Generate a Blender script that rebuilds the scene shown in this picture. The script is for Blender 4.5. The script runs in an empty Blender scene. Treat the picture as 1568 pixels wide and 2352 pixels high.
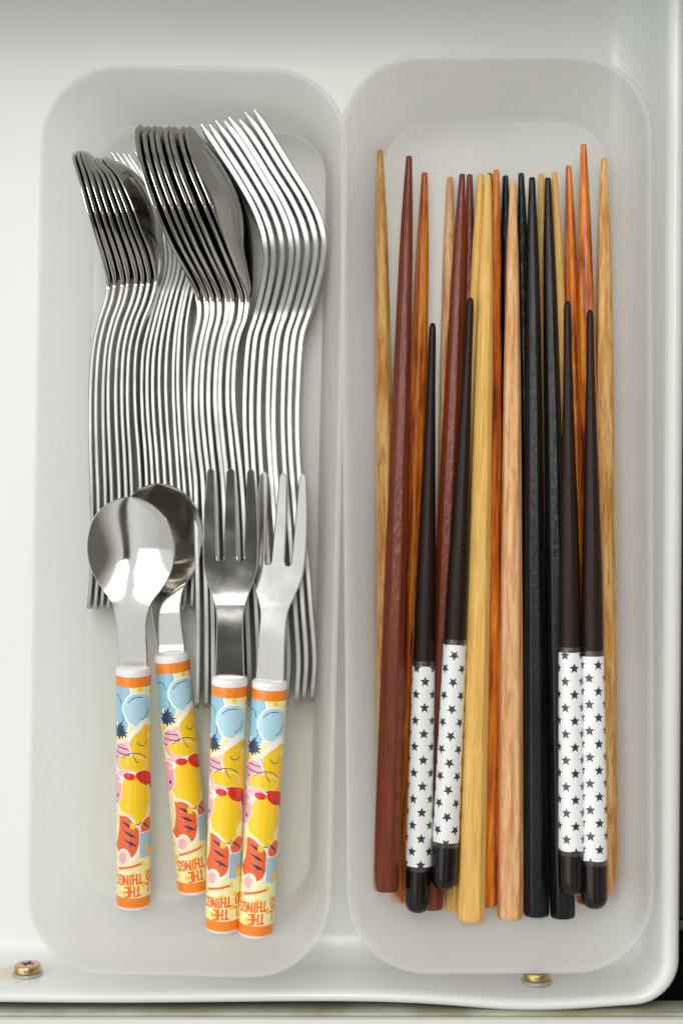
import bpy, math, random
import numpy as np
from mathutils import Vector, Matrix
random.seed(7)
R = math.radians
MM = 0.001

# ---------------------------------------------------------------- camera, world, lamps, exposure
scene = bpy.context.scene
CAM_Z = 465.0                                   # mm above the drawer floor
cam_data = bpy.data.cameras.new("camera")
cam = bpy.data.objects.new("camera", cam_data)
scene.collection.objects.link(cam)
scene.camera = cam
cam.location = (0, 0, CAM_Z * MM)
cam_data.sensor_fit = 'VERTICAL'
cam_data.sensor_height = 36.0
cam_data.lens = 36.0 / (2352 * 0.0003)
cam_data.clip_start = 0.01
cam_data.clip_end = 20
cam_data.dof.use_dof = True
cam_data.dof.focus_distance = (CAM_Z - 22) * MM
cam_data.dof.aperture_fstop = 16.0

world = bpy.data.worlds.new("World")
scene.world = world
world.use_nodes = True
bg = world.node_tree.nodes["Background"]
# the room above the drawer: a lighter cool side at the left, a dim warm side at the right,
# and the darker place straight overhead where the photographer leans over
_nt = world.node_tree
_tc = _nt.nodes.new("ShaderNodeTexCoord")
_sep = _nt.nodes.new("ShaderNodeSeparateXYZ")
_nt.links.new(_tc.outputs["Generated"], _sep.inputs[0])
_rp = _nt.nodes.new("ShaderNodeValToRGB")
_mr = _nt.nodes.new("ShaderNodeMapRange")
_mr.inputs["From Min"].default_value = -1
_nt.links.new(_sep.outputs[0], _mr.inputs["Value"])
_nt.links.new(_mr.outputs[0], _rp.inputs[0])
_e = _rp.color_ramp.elements
_e[0].position, _e[0].color = 0.0, (0.46, 0.49, 0.49, 1)
_e[1].position, _e[1].color = 0.73, (0.16, 0.148, 0.135, 1)
for _p, _c in ((0.33, (0.84, 0.85, 0.84, 1)), (0.47, (0.78, 0.77, 0.75, 1)), (0.58, (0.72, 0.70, 0.67, 1))):
    _rp.color_ramp.elements.new(_p).color = _c
# the dark figure of the photographer: from overhead down towards the near side
def _range(src, a, b, lo, hi):
    m = _nt.nodes.new("ShaderNodeMapRange")
    m.interpolation_type = 'SMOOTHSTEP'
    m.inputs["From Min"].default_value, m.inputs["From Max"].default_value = a, b
    m.inputs["To Min"].default_value, m.inputs["To Max"].default_value = lo, hi
    _nt.links.new(src, m.inputs["Value"])
    return m.outputs[0]


def _math(op, a, b):
    m = _nt.nodes.new("ShaderNodeMath")
    m.operation = op
    for k, v in enumerate((a, b)):
        if isinstance(v, float): m.inputs[k].default_value = v
        elif v is not None: _nt.links.new(v, m.inputs[k])
    return m.outputs[0]


_ax = _math('ABSOLUTE', _math('ADD', _sep.outputs[0], 0.055), None)
_side = _range(_ax, 0.06, 0.14, 1.0, 0.0)
_near = _range(_sep.outputs[1], -0.03, 0.07, 1.0, 0.0)
_m2 = _math('SUBTRACT', 1.0, _math('MULTIPLY', _math('MULTIPLY', _side, _near), 0.9))
_vm = _nt.nodes.new("ShaderNodeVectorMath")
_vm.operation = 'SCALE'
_nt.links.new(_rp.outputs[0], _vm.inputs[0])
_nt.links.new(_m2, _vm.inputs["Scale"])
_nt.links.new(_vm.outputs[0], bg.inputs[0])
bg.inputs[1].default_value = 1.05


def area_lamp(name, loc, target, sx, sy, power, color):
    d = bpy.data.lights.new(name, 'AREA')
    d.shape = 'RECTANGLE'
    d.size, d.size_y = sx, sy
    d.energy = power
    d.color = color
    o = bpy.data.objects.new(name, d)
    o.location = loc
    v = Vector(target) - Vector(loc)
    o.rotation_euler = v.to_track_quat('-Z', 'Y').to_euler()
    scene.collection.objects.link(o)
    return o


area_lamp("window_light", (-1.05, 0.25, 0.95), (0, 0, 0), 1.7, 1.5, 9.2, (0.93, 0.98, 1.0))
area_lamp("ceiling_light", (-0.08, 0.52, 1.32), (0, 0, 0), 0.34, 1.0, 6.4, (1.0, 0.965, 0.92))
area_lamp("warm_bulb", (0.75, 0.22, 0.85), (0, 0, 0), 0.09, 0.09, 0.35, (1.0, 0.50, 0.22))

scene.view_settings.view_transform = 'Standard'
scene.view_settings.look = 'None'
scene.view_settings.exposure = 0.09
scene.view_settings.gamma = 1.0
scene.render.engine = 'CYCLES'
scene.cycles.use_denoising = True
scene.cycles.max_bounces = 14
scene.cycles.transmission_bounces = 10
scene.cycles.diffuse_bounces = 6
scene.cycles.glossy_bounces = 8
scene.cycles.sample_clamp_indirect = 6.0
scene.cycles.caustics_reflective = True
scene.cycles.blur_glossy = 0.5


# ---------------------------------------------------------------- helpers
def P(px, py, z):
    """point of the scene (mm) seen at a place of the photograph, at height z mm"""
    k = 0.0003 * (CAM_Z - z)
    return np.array([(px - 784.0) * k, -(py - 1176.0) * k, z])


def link(o, parent=None):
    scene.collection.objects.link(o)
    if parent is not None:
        o.parent = parent
    return o


def mesh_obj(name, verts, faces, mats, parent=None, idx=None, smooth=True, angle=35):
    me = bpy.data.meshes.new(name)
    v = (np.asarray(verts, dtype=float) * MM).tolist()
    me.from_pydata(v, [], faces)
    for m in (mats if isinstance(mats, (list, tuple)) else [mats]):
        me.materials.append(m)
    if idx is not None:
        me.polygons.foreach_set("material_index", idx)
    me.update()
    if smooth:
        me.polygons.foreach_set("use_smooth", [True] * len(me.polygons))
        if angle < 180:
            me.set_sharp_from_angle(angle=R(angle))
    return link(bpy.data.objects.new(name, me), parent)


def tag(o, label=None, cat=None, group=None, kind=None):
    if label: o["label"] = label
    if cat: o["category"] = cat
    if group: o["group"] = group
    if kind: o["kind"] = kind
    return o


def empty(name, loc_mm, label, cat, group=None):
    o = bpy.data.objects.new(name, None)
    o.empty_display_size = 0.01
    o.location = Vector(loc_mm) * MM
    scene.collection.objects.link(o)
    return tag(o, label, cat, group)


def curve(points, n):
    """Catmull-Rom through points, resampled evenly by arc length; also arc-length fraction of each point"""
    p = np.asarray(points, float)
    ext = np.vstack([2 * p[0] - p[1], p, 2 * p[-1] - p[-2]])
    out, marks = [], []
    m = 24
    for i in range(len(p) - 1):
        a, b, c, d = ext[i:i + 4]
        ta = 0.0
        tb = ta + max(np.linalg.norm(b - a), 1e-6) ** .5
        tc = tb + max(np.linalg.norm(c - b), 1e-6) ** .5
        td = tc + max(np.linalg.norm(d - c), 1e-6) ** .5
        marks.append(len(out))
        for j in range(m):
            t = tb + (tc - tb) * j / m
            A1 = (tb - t) / (tb - ta) * a + (t - ta) / (tb - ta) * b
            A2 = (tc - t) / (tc - tb) * b + (t - tb) / (tc - tb) * c
            A3 = (td - t) / (td - tc) * c + (t - tc) / (td - tc) * d
            B1 = (tc - t) / (tc - ta) * A1 + (t - ta) / (tc - ta) * A2
            B2 = (td - t) / (td - tb) * A2 + (t - tb) / (td - tb) * A3
            out.append((tc - t) / (tc - tb) * B1 + (t - tb) / (tc - tb) * B2)
    marks.append(len(out))
    out.append(p[-1])
    out = np.array(out)
    seg = np.r_[0, np.cumsum(np.linalg.norm(np.diff(out, axis=0), axis=1))]
    fr = seg / seg[-1]
    f = np.linspace(0, 1, n)
    res = np.stack([np.interp(f, fr, out[:, k]) for k in range(p.shape[1])], 1)
    return res, fr[marks]


def interp(x, pts):
    return np.interp(x, [a for a, b in pts], [b for a, b in pts])


def smoothstep(x):
    x = np.clip(x, 0, 1)
    return x * x * (3 - 2 * x)


# ---------------------------------------------------------------- materials
def new_mat(name):
    m = bpy.data.materials.new(name)
    m.use_nodes = True
    nt = m.node_tree
    return m, nt, nt.nodes["Principled BSDF"]


def node(nt, typ, **kw):
    n = nt.nodes.new(typ)
    for k, v in kw.items():
        setattr(n, k, v)
    return n


def add_bump(nt, b, scale, strength, dist, detail=3, vec=None, stretch=None):
    tc = node(nt, "ShaderNodeTexCoord")
    mp = node(nt, "ShaderNodeMapping")
    if stretch: mp.inputs["Scale"].default_value = stretch
    nz = node(nt, "ShaderNodeTexNoise")
    nz.inputs["Scale"].default_value = scale
    nz.inputs["Detail"].default_value = detail
    bp = node(nt, "ShaderNodeBump")
    bp.inputs["Strength"].default_value = strength
    bp.inputs["Distance"].default_value = dist
    nt.links.new(tc.outputs["Object"], mp.inputs[0])
    nt.links.new(mp.outputs[0], nz.inputs["Vector"])
    nt.links.new(nz.outputs["Fac"], bp.inputs["Height"])
    nt.links.new(bp.outputs[0], b.inputs["Normal"])
    return nz


def plain(name, col, rough=0.4, metal=0.0, spec=0.5, bump=None, coat=0.0, stretch=None):
    m, nt, b = new_mat(name)
    b.inputs["Base Color"].default_value = (*col, 1)
    b.inputs["Roughness"].default_value = rough
    b.inputs["Metallic"].default_value = metal
    b.inputs["Specular IOR Level"].default_value = spec
    b.inputs["Coat Weight"].default_value = coat
    b.inputs["Coat Roughness"].default_value = 0.08
    if bump: add_bump(nt, b, *bump, stretch=stretch)
    return m


def steel(name, col, rough, r_var, bump, blend_to=None):
    m, nt, b = new_mat(name)
    b.inputs["Metallic"].default_value = 1
    b.inputs["Base Color"].default_value = (*col, 1)
    nz = add_bump(nt, b, *bump)
    n2 = node(nt, "ShaderNodeTexNoise")
    n2.inputs["Scale"].default_value = 90
    n2.inputs["Detail"].default_value = 5
    tc = node(nt, "ShaderNodeTexCoord")
    nt.links.new(tc.outputs["Object"], n2.inputs["Vector"])
    mr = node(nt, "ShaderNodeMapRange")
    mr.inputs["From Min"].default_value = 0.35
    mr.inputs["From Max"].default_value = 0.7
    mr.inputs["To Min"].default_value = rough
    mr.inputs["To Max"].default_value = rough + r_var
    nt.links.new(n2.outputs["Fac"], mr.inputs["Value"])
    nt.links.new(mr.outputs[0], b.inputs["Roughness"])
    # each piece, and each stretch of it, is worn a little differently
    oi = node(nt, "ShaderNodeObjectInfo")
    ad = node(nt, "ShaderNodeVectorMath", operation='ADD')
    nt.links.new(tc.outputs["Object"], ad.inputs[0])
    nt.links.new(oi.outputs["Random"], ad.inputs[1])
    n3 = node(nt, "ShaderNodeTexNoise")
    n3.inputs["Scale"].default_value = 38
    n3.inputs["Detail"].default_value = 3
    nt.links.new(ad.outputs[0], n3.inputs["Vector"])
    m3 = node(nt, "ShaderNodeMapRange")
    m3.inputs["From Min"].default_value = 0.3
    m3.inputs["From Max"].default_value = 0.7
    m3.inputs["To Min"].default_value = 0.80 if r_var > .1 else 0.94
    m3.inputs["To Max"].default_value = 1.12 if r_var > .1 else 1.02
    nt.links.new(n3.outputs["Fac"], m3.inputs["Value"])
    sc = node(nt, "ShaderNodeVectorMath", operation='SCALE')
    sc.inputs[0].default_value = col
    nt.links.new(m3.outputs[0], sc.inputs["Scale"])
    nt.links.new(sc.outputs[0], b.inputs["Base Color"])
    if blend_to:
        # polished round the bowl, brushed along the handle
        at = node(nt, "ShaderNodeAttribute")
        at.attribute_name = "brushed"
        mx = node(nt, "ShaderNodeMix")
        nt.links.new(at.outputs["Fac"], mx.inputs[0])
        mx.inputs[2].default_value = blend_to
        nt.links.new(mr.outputs[0], mx.inputs[3])
        nt.links.new(mx.outputs[0], b.inputs["Roughness"])
        mc = node(nt, "ShaderNodeMixRGB")
        nt.links.new(at.outputs["Fac"], mc.inputs[0])
        mc.inputs[1].default_value = (0.62, 0.60, 0.56, 1)
        nt.links.new(sc.outputs[0], mc.inputs[2])
        nt.links.new(mc.outputs[0], b.inputs["Base Color"])
    return m


M = {}
M["steel"] = steel("polished_steel", (0.50, 0.485, 0.45), 0.05, 0.07, (260, 0.05, 0.0002))
M["steel_edge"] = steel("brushed_steel_edge", (0.50, 0.50, 0.49), 0.33, 0.16, (1300, 0.06, 0.0001), blend_to=0.13)
M["steel_rim"] = steel("polished_steel_rim", (0.66, 0.64, 0.60), 0.13, 0.08, (400, 0.05, 0.0001))
M["kid_steel"] = steel("mirror_steel", (0.68, 0.665, 0.635), 0.07, 0.10, (70, 0.10, 0.0005))


def frosted(name, clear, tone):
    """milky polypropylene: part of the light scatters back, part comes through blurred, a little straight"""
    m, nt, b = new_mat(name)
    L = nt.links.new
    b.inputs["Base Color"].default_value = (0.90 * tone, 0.89 * tone, 0.875 * tone, 1)
    b.inputs["Roughness"].default_value = 0.30
    b.inputs["Specular IOR Level"].default_value = 0.35
    add_bump(nt, b, 700, 0.10, 0.0002)
    tc = node(nt, "ShaderNodeTexCoord")
    mp = node(nt, "ShaderNodeMapping")
    mp.inputs["Scale"].default_value = (1, 0.25, 0.6)
    nz = node(nt, "ShaderNodeTexNoise")
    nz.inputs["Scale"].default_value = 55
    nz.inputs["Detail"].default_value = 8
    nz.inputs["Roughness"].default_value = 0.7
    L(tc.outputs["Object"], mp.inputs[0])
    L(mp.outputs[0], nz.inputs["Vector"])
    mr = node(nt, "ShaderNodeMapRange")
    mr.inputs["From Min"].default_value = 0.35
    mr.inputs["From Max"].default_value = 0.65
    mr.inputs["To Min"].default_value = 0.22
    mr.inputs["To Max"].default_value = 0.42
    L(nz.outputs["Fac"], mr.inputs["Value"])
    L(mr.outputs[0], b.inputs["Roughness"])
    mc = node(nt, "ShaderNodeMapRange")
    mc.inputs["From Min"].default_value = 0.3
    mc.inputs["From Max"].default_value = 0.7
    mc.inputs["To Min"].default_value = clear - .014
    mc.inputs["To Max"].default_value = clear + .014
    L(nz.outputs["Fac"], mc.inputs["Value"])
    tr = node(nt, "ShaderNodeBsdfTranslucent")
    tr.inputs["Color"].default_value = (0.99 * tone, 0.982 * tone, 0.97 * tone, 1)
    tp = node(nt, "ShaderNodeBsdfTransparent")
    tp.inputs["Color"].default_value = (0.995, 0.992, 0.988, 1)
    m1 = node(nt, "ShaderNodeMixShader")
    m1.inputs[0].default_value = 0.60
    m2 = node(nt, "ShaderNodeMixShader")
    L(mc.outputs[0], m2.inputs[0])
    L(b.outputs[0], m1.inputs[1])
    L(tr.outputs[0], m1.inputs[2])
    L(m1.outputs[0], m2.inputs[1])
    L(tp.outputs[0], m2.inputs[2])
    L(m2.outputs[0], nt.nodes["Material Output"].inputs["Surface"])
    return m


M["frosted"] = frosted("frosted_plastic", 0.55, 1.0)
M["frosted_base"] = frosted("frosted_base_brightened", 0.90, 1.0)  # clearer copy of the same plastic, added so the box floors look brighter


def enamel():
    m, nt, b = new_mat("white_drawer_plastic")
    tc = node(nt, "ShaderNodeTexCoord")
    nz = node(nt, "ShaderNodeTexNoise")
    nz.inputs["Scale"].default_value = 9
    nz.inputs["Detail"].default_value = 6
    ramp = node(nt, "ShaderNodeValToRGB")
    ramp.color_ramp.elements[0].position = 0.3
    ramp.color_ramp.elements[0].color = (0.725, 0.752, 0.722, 1)
    ramp.color_ramp.elements[1].position = 0.7
    ramp.color_ramp.elements[1].color = (0.75, 0.775, 0.75, 1)
    # yellowed specks of grime
    v = node(nt, "ShaderNodeTexVoronoi")
    v.inputs["Scale"].default_value = 22
    v.inputs["Randomness"].default_value = 1.0
    lt = node(nt, "ShaderNodeMapRange")
    lt.inputs["From Min"].default_value = 0.014
    lt.inputs["From Max"].default_value = 0.022
    lt.inputs["To Min"].default_value = 0.75
    lt.inputs["To Max"].default_value = 0.0
    mix = node(nt, "ShaderNodeMixRGB")
    mix.inputs[2].default_value = (0.36, 0.31, 0.24, 1)
    L = nt.links.new
    L(tc.outputs["Object"], nz.inputs["Vector"])
    L(tc.outputs["Object"], v.inputs["Vector"])
    L(nz.outputs["Fac"], ramp.inputs[0])
    L(v.outputs["Distance"], lt.inputs["Value"])
    L(lt.outputs[0], mix.inputs[0])
    L(ramp.outputs[0], mix.inputs[1])
    v2 = node(nt, "ShaderNodeTexVoronoi")
    v2.inputs["Scale"].default_value = 55
    l2 = node(nt, "ShaderNodeMapRange")
    l2.inputs["From Min"].default_value = 0.010
    l2.inputs["From Max"].default_value = 0.020
    l2.inputs["To Min"].default_value = 0.6
    l2.inputs["To Max"].default_value = 0.0
    mix2 = node(nt, "ShaderNodeMixRGB")
    mix2.inputs[2].default_value = (0.25, 0.20, 0.15, 1)
    L(tc.outputs["Object"], v2.inputs["Vector"])
    L(v2.outputs["Distance"], l2.inputs["Value"])
    L(l2.outputs[0], mix2.inputs[0])
    L(mix.outputs[0], mix2.inputs[1])
    # yellow stain round the left screw
    geo = node(nt, "ShaderNodeVectorMath", operation='DISTANCE')
    wv = node(nt, "ShaderNodeVectorMath", operation='ADD')
    wn = node(nt, "ShaderNodeTexNoise")
    wn.inputs["Scale"].default_value = 260
    ws = node(nt, "ShaderNodeVectorMath", operation='SCALE')
    ws.inputs["Scale"].default_value = 0.007
    L(tc.outputs["Object"], wn.inputs["Vector"])
    L(wn.outputs["Color"], ws.inputs[0])
    L(tc.outputs["Object"], wv.inputs[0])
    L(ws.outputs[0], wv.inputs[1])
    L(wv.outputs[0], geo.inputs[0])
    geo.inputs[1].default_value = (-0.0985, -0.1405, 0.0165)
    l3 = node(nt, "ShaderNodeMapRange")
    l3.inputs["From Min"].default_value = 0.0035
    l3.inputs["From Max"].default_value = 0.0075
    l3.inputs["To Min"].default_value = 0.5
    l3.inputs["To Max"].default_value = 0.0
    L(geo.outputs["Value"], l3.inputs["Value"])
    mix3 = node(nt, "ShaderNodeMixRGB")
    mix3.inputs[2].default_value = (0.62, 0.50, 0.30, 1)
    L(l3.outputs[0], mix3.inputs[0])
    L(mix2.outputs[0], mix3.inputs[1])
    L(mix3.outputs[0], b.inputs["Base Color"])
    b.inputs["Roughness"].default_value = 0.24
    b.inputs["Specular IOR Level"].default_value = 0.55
    bp = node(nt, "ShaderNodeBump")
    bp.inputs["Strength"].default_value = 0.12
    bp.inputs["Distance"].default_value = 0.001
    n3 = node(nt, "ShaderNodeTexNoise")
    n3.inputs["Scale"].default_value = 28
    n3.inputs["Detail"].default_value = 2
    L(tc.outputs["Object"], n3.inputs["Vector"])
    L(n3.outputs["Fac"], bp.inputs["Height"])
    L(bp.outputs[0], b.inputs["Normal"])
    return m


M["enamel"] = enamel()


def wood(name, stops, rough, scale=1.0, streak=0.5, streak_col=(0.2, 0.1, 0.04), bump=0.25, coat=0.15, fine=1.0):
    """long-grain wood; grain runs along local Y"""
    m, nt, b = new_mat(name)
    L = nt.links.new
    tc = node(nt, "ShaderNodeTexCoord")
    oi = node(nt, "ShaderNodeObjectInfo")
    mul = node(nt, "ShaderNodeMath", operation='MULTIPLY')
    mul.inputs[1].default_value = 3.7
    L(oi.outputs["Random"], mul.inputs[0])
    add = node(nt, "ShaderNodeVectorMath", operation='ADD')
    L(tc.outputs["Object"], add.inputs[0])
    L(mul.outputs[0], add.inputs[1])
    # gentle warp so the figure wanders
    wn = node(nt, "ShaderNodeTexNoise")
    wn.inputs["Scale"].default_value = 26
    wn.inputs["Detail"].default_value = 1
    L(add.outputs[0], wn.inputs["Vector"])
    ws = node(nt, "ShaderNodeVectorMath", operation='SCALE')
    ws.inputs["Scale"].default_value = 0.003
    L(wn.outputs["Color"], ws.inputs[0])
    a2 = node(nt, "ShaderNodeVectorMath", operation='ADD')
    L(add.outputs[0], a2.inputs[0])
    L(ws.outputs[0], a2.inputs[1])
    mp = node(nt, "ShaderNodeMapping")
    mp.inputs["Scale"].default_value = (1, 0.055, 1)
    L(a2.outputs[0], mp.inputs[0])
    n1 = node(nt, "ShaderNodeTexNoise")
    n1.inputs["Scale"].default_value = 620 * scale
    n1.inputs["Detail"].default_value = 4
    n1.inputs["Roughness"].default_value = 0.62
    L(mp.outputs[0], n1.inputs["Vector"])
    ramp = node(nt, "ShaderNodeValToRGB")
    cr = ramp.color_ramp
    while len(cr.elements) < len(stops):
        cr.elements.new(0.5)
    for e, (p, c) in zip(cr.elements, stops):
        e.position = p
        e.color = (*c, 1)
    ct = node(nt, "ShaderNodeMapRange")
    ct.inputs["From Min"].default_value = 0.30
    ct.inputs["From Max"].default_value = 0.70
    ct.clamp = False
    L(n1.outputs["Fac"], ct.inputs["Value"])
    L(ct.outputs[0], ramp.inputs[0])
    # pores: short dark dashes
    mp2 = node(nt, "ShaderNodeMapping")
    mp2.inputs["Scale"].default_value = (1, 0.075, 1)
    L(a2.outputs[0], mp2.inputs[0])
    n2 = node(nt, "ShaderNodeTexNoise")
    n2.inputs["Scale"].default_value = 1100 * fine
    n2.inputs["Detail"].default_value = 2
    L(mp2.outputs[0], n2.inputs["Vector"])
    mr = node(nt, "ShaderNodeMapRange")
    mr.inputs["From Min"].default_value = 0.54
    mr.inputs["From Max"].default_value = 0.63
    mr.inputs["To Min"].default_value = 0
    mr.inputs["To Max"].default_value = streak
    L(n2.outputs["Fac"], mr.inputs["Value"])
    mix = node(nt, "ShaderNodeMixRGB")
    mix.inputs[2].default_value = (*streak_col, 1)
    L(mr.outputs[0], mix.inputs[0])
    L(ramp.outputs[0], mix.inputs[1])
    L(mix.outputs[0], b.inputs["Base Color"])
    b.inputs["Roughness"].default_value = rough
    b.inputs["Coat Weight"].default_value = coat
    b.inputs["Coat Roughness"].default_value = 0.16
    b.inputs["Specular IOR Level"].default_value = 0.20
    bp = node(nt, "ShaderNodeBump")
    bp.inputs["Strength"].default_value = bump
    bp.inputs["Distance"].default_value = 0.0003
    L(n2.outputs["Fac"], bp.inputs["Height"])
    L(bp.outputs[0], b.inputs["Normal"])
    # the lacquer lies unevenly over the grain
    n4 = node(nt, "ShaderNodeTexNoise")
    n4.inputs["Scale"].default_value = 900
    n4.inputs["Detail"].default_value = 3
    mp4 = node(nt, "ShaderNodeMapping")
    mp4.inputs["Scale"].default_value = (1, 0.35, 1)
    L(a2.outputs[0], mp4.inputs[0])
    L(mp4.outputs[0], n4.inputs["Vector"])
    b4 = node(nt, "ShaderNodeBump")
    b4.inputs["Strength"].default_value = min(bump, 1.0) * .8
    b4.inputs["Distance"].default_value = 0.0004
    L(n4.outputs["Fac"], b4.inputs["Height"])
    L(b4.outputs[0], b.inputs["Coat Normal"])
    return m


M["oak"] = wood("oak_wood", [(0.05, (0.42, 0.18, 0.045)), (0.38, (0.62, 0.33, 0.09)), (0.58, (0.70, 0.41, 0.145)), (0.85, (0.78, 0.50, 0.21))],
                0.42, streak=0.6, streak_col=(0.36, 0.13, 0.025), fine=1.5)
M["pale_oak"] = wood("pale_pink_oak_wood", [(0.08, (0.52, 0.24, 0.09)), (0.42, (0.70, 0.39, 0.17)), (0.8, (0.79, 0.50, 0.26))],
                     0.42, streak=0.5, streak_col=(0.44, 0.18, 0.07), fine=1.5)
M["bamboo"] = wood("bamboo_wood", [(0.1, (0.68, 0.38, 0.09)), (0.5, (0.76, 0.46, 0.125)), (0.9, (0.82, 0.54, 0.17))],
                   0.36, scale=1.6, streak=0.22, streak_col=(0.50, 0.26, 0.06), fine=1.2)
M["orange"] = wood("orange_lacquered_wood", [(0.12, (0.12, 0.020, 0.006)), (0.32, (0.42, 0.085, 0.010)), (0.60, (0.64, 0.17, 0.010)), (0.9, (0.78, 0.31, 0.035))],
                   0.26, scale=0.8, streak=0.5, streak_col=(0.22, 0.035, 0.008), coat=0.3)
M["red_brown"] = wood("red_brown_lacquered_wood", [(0.1, (0.14, 0.022, 0.007)), (0.9, (0.22, 0.038, 0.013))],
                      0.42, streak=0.3, streak_col=(0.06, 0.014, 0.008), bump=0.8, coat=0.5)
M["black"] = wood("black_lacquered_wood", [(0.1, (0.002, 0.002, 0.0025)), (0.9, (0.006, 0.007, 0.008))],
                  0.33, scale=0.8, streak=0.3, streak_col=(0.003, 0.003, 0.003), bump=1.0, coat=0.32, fine=0.55)
M["dark_shaft"] = plain("dark_brown_matt_lacquer", (0.017, 0.0065, 0.004), 0.38, spec=0.2, bump=(1500, 0.6, 0.0003), coat=0.08)
M["dark_end"] = plain("dark_brown_gloss_lacquer", (0.006, 0.003, 0.0025), 0.15, spec=0.3, bump=(500, 0.15, 0.0003), coat=0.2)
M["clear_film"] = plain("shrink_film_over_wood", (0.035, 0.024, 0.02), 0.14, bump=(900, 0.5, 0.0004), coat=1.0)
M["white_plastic"] = plain("white_handle_plastic", (0.80, 0.79, 0.79), 0.22, bump=(300, 0.03, 0.0002))
M["orange_band"] = plain("orange_print", (0.90, 0.24, 0.012), 0.2, coat=0.3)


def colour_attr_mat(name, rough, coat):
    m, nt, b = new_mat(name)
    a = node(nt, "ShaderNodeVertexColor")
    a.layer_name = "print"
    nt.links.new(a.outputs["Color"], b.inputs["Base Color"])
    b.inputs["Roughness"].default_value = rough
    b.inputs["Coat Weight"].default_value = coat
    b.inputs["Coat Roughness"].default_value = 0.06
    add_bump(nt, b, 260, 0.06, 0.0003)
    return m


M["printed"] = colour_attr_mat("printed_sleeve_film", 0.24, 0.5)
M["star_film"] = colour_attr_mat("white_star_shrink_film", 0.28, 0.6)


def brass():
    m, nt, b = new_mat("yellow_passivated_zinc")
    tc = node(nt, "ShaderNodeTexCoord")
    nz = node(nt, "ShaderNodeTexNoise")
    nz.inputs["Scale"].default_value = 300
    rp = node(nt, "ShaderNodeValToRGB")
    cr = rp.color_ramp
    cr.elements[0].position = 0.3
    cr.elements[0].color = (0.50, 0.40, 0.13, 1)
    cr.elements[1].position = 0.7
    cr.elements[1].color = (0.72, 0.42, 0.33, 1)
    nt.links.new(tc.outputs["Object"], nz.inputs["Vector"])
    nt.links.new(nz.outputs["Fac"], rp.inputs[0])
    nt.links.new(rp.outputs[0], b.inputs["Base Color"])
    b.inputs["Metallic"].default_value = 1
    b.inputs["Roughness"].default_value = 0.28
    return m


M["brass"] = brass()
M["pink_face"] = plain("worn_pinkish_zinc_face", (0.62, 0.36, 0.30), 0.35, metal=0.55, bump=(500, 0.2, 0.0002))
M["washer"] = plain("clear_grey_washer", (0.36, 0.36, 0.31), 0.2, coat=0.4)
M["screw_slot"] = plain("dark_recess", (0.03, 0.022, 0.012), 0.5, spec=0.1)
M["dirty_steel"] = None


def dirty():
    m, nt, b = new_mat("grimy_painted_steel")
    tc = node(nt, "ShaderNodeTexCoord")
    mp = node(nt, "ShaderNodeMapping")
    mp.inputs["Scale"].default_value = (1, 0.4, 1)
    nz = node(nt, "ShaderNodeTexNoise")
    nz.inputs["Scale"].default_value = 45
    nz.inputs["Detail"].default_value = 5
    rp = node(nt, "ShaderNodeValToRGB")
    cr = rp.color_ramp
    cr.elements[0].position = 0.33
    cr.elements[0].color = (0.26, 0.24, 0.14, 1)
    cr.elements[1].position = 0.65
    cr.elements[1].color = (0.46, 0.48, 0.38, 1)
    e = cr.elements.new(0.5)
    e.color = (0.36, 0.38, 0.28, 1)
    nt.links.new(tc.outputs["Object"], mp.inputs[0])
    nt.links.new(mp.outputs[0], nz.inputs["Vector"])
    nt.links.new(nz.outputs["Fac"], rp.inputs[0])
    nt.links.new(rp.outputs[0], b.inputs["Base Color"])
    b.inputs["Roughness"].default_value = 0.35
    return m


M["dirty_steel"] = dirty()
M["front_panel"] = plain("beige_front_panel", (0.62, 0.62, 0.56), 0.35, bump=(30, 0.05, 0.001))
M["void_shade"] = plain("painted_void_shade", (0.004, 0.004, 0.004), 0.8, spec=0.02, bump=(40, 0.1, 0.001))  # near black: the shade of the cupboard void put into the colour
M["brown_inside"] = plain("brown_grey_board", (0.035, 0.027, 0.022), 0.6, spec=0.1, bump=(60, 0.1, 0.001))
M["rail"] = plain("grey_rail_steel", (0.06, 0.06, 0.057), 0.45, metal=0.3, bump=(200, 0.1, 0.001))
M["worktop"] = plain("worktop_stone", (0.22, 0.21, 0.17), 0.45, bump=(80, 0.1, 0.001))


# ---------------------------------------------------------------- the drawer and its surroundings
def rrect(x0, x1, y0, y1, r, seg=14, side=24):
    """rounded rectangle, anticlockwise, with points along the sides"""
    pts = []
    cs = [(x1 - r, y0 + r, -90), (x1 - r, y1 - r, 0), (x0 + r, y1 - r, 90), (x0 + r, y0 + r, 180)]
    arcs = []
    for cx, cy, a0 in cs:
        arcs.append([(cx + r * math.cos(R(a0 + 90 * i / seg)), cy + r * math.sin(R(a0 + 90 * i / seg))) for i in range(seg + 1)])
    for i in range(4):
        pts += arcs[i]
        a = arcs[i][-1]
        b = arcs[(i + 1) % 4][0]
        for j in range(1, side):
            t = j / side
            pts.append((a[0] + (b[0] - a[0]) * t, a[1] + (b[1] - a[1]) * t))
    return np.array(pts)


def loft(loops):
    n = len(loops[0])
    v = np.vstack(loops)
    f = []
    for k in range(len(loops) - 1):
        for i in range(n):
            j = (i + 1) % n
            f.append((k * n + i, k * n + j, (k + 1) * n + j, (k + 1) * n + i))
    return v, f, n


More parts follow.
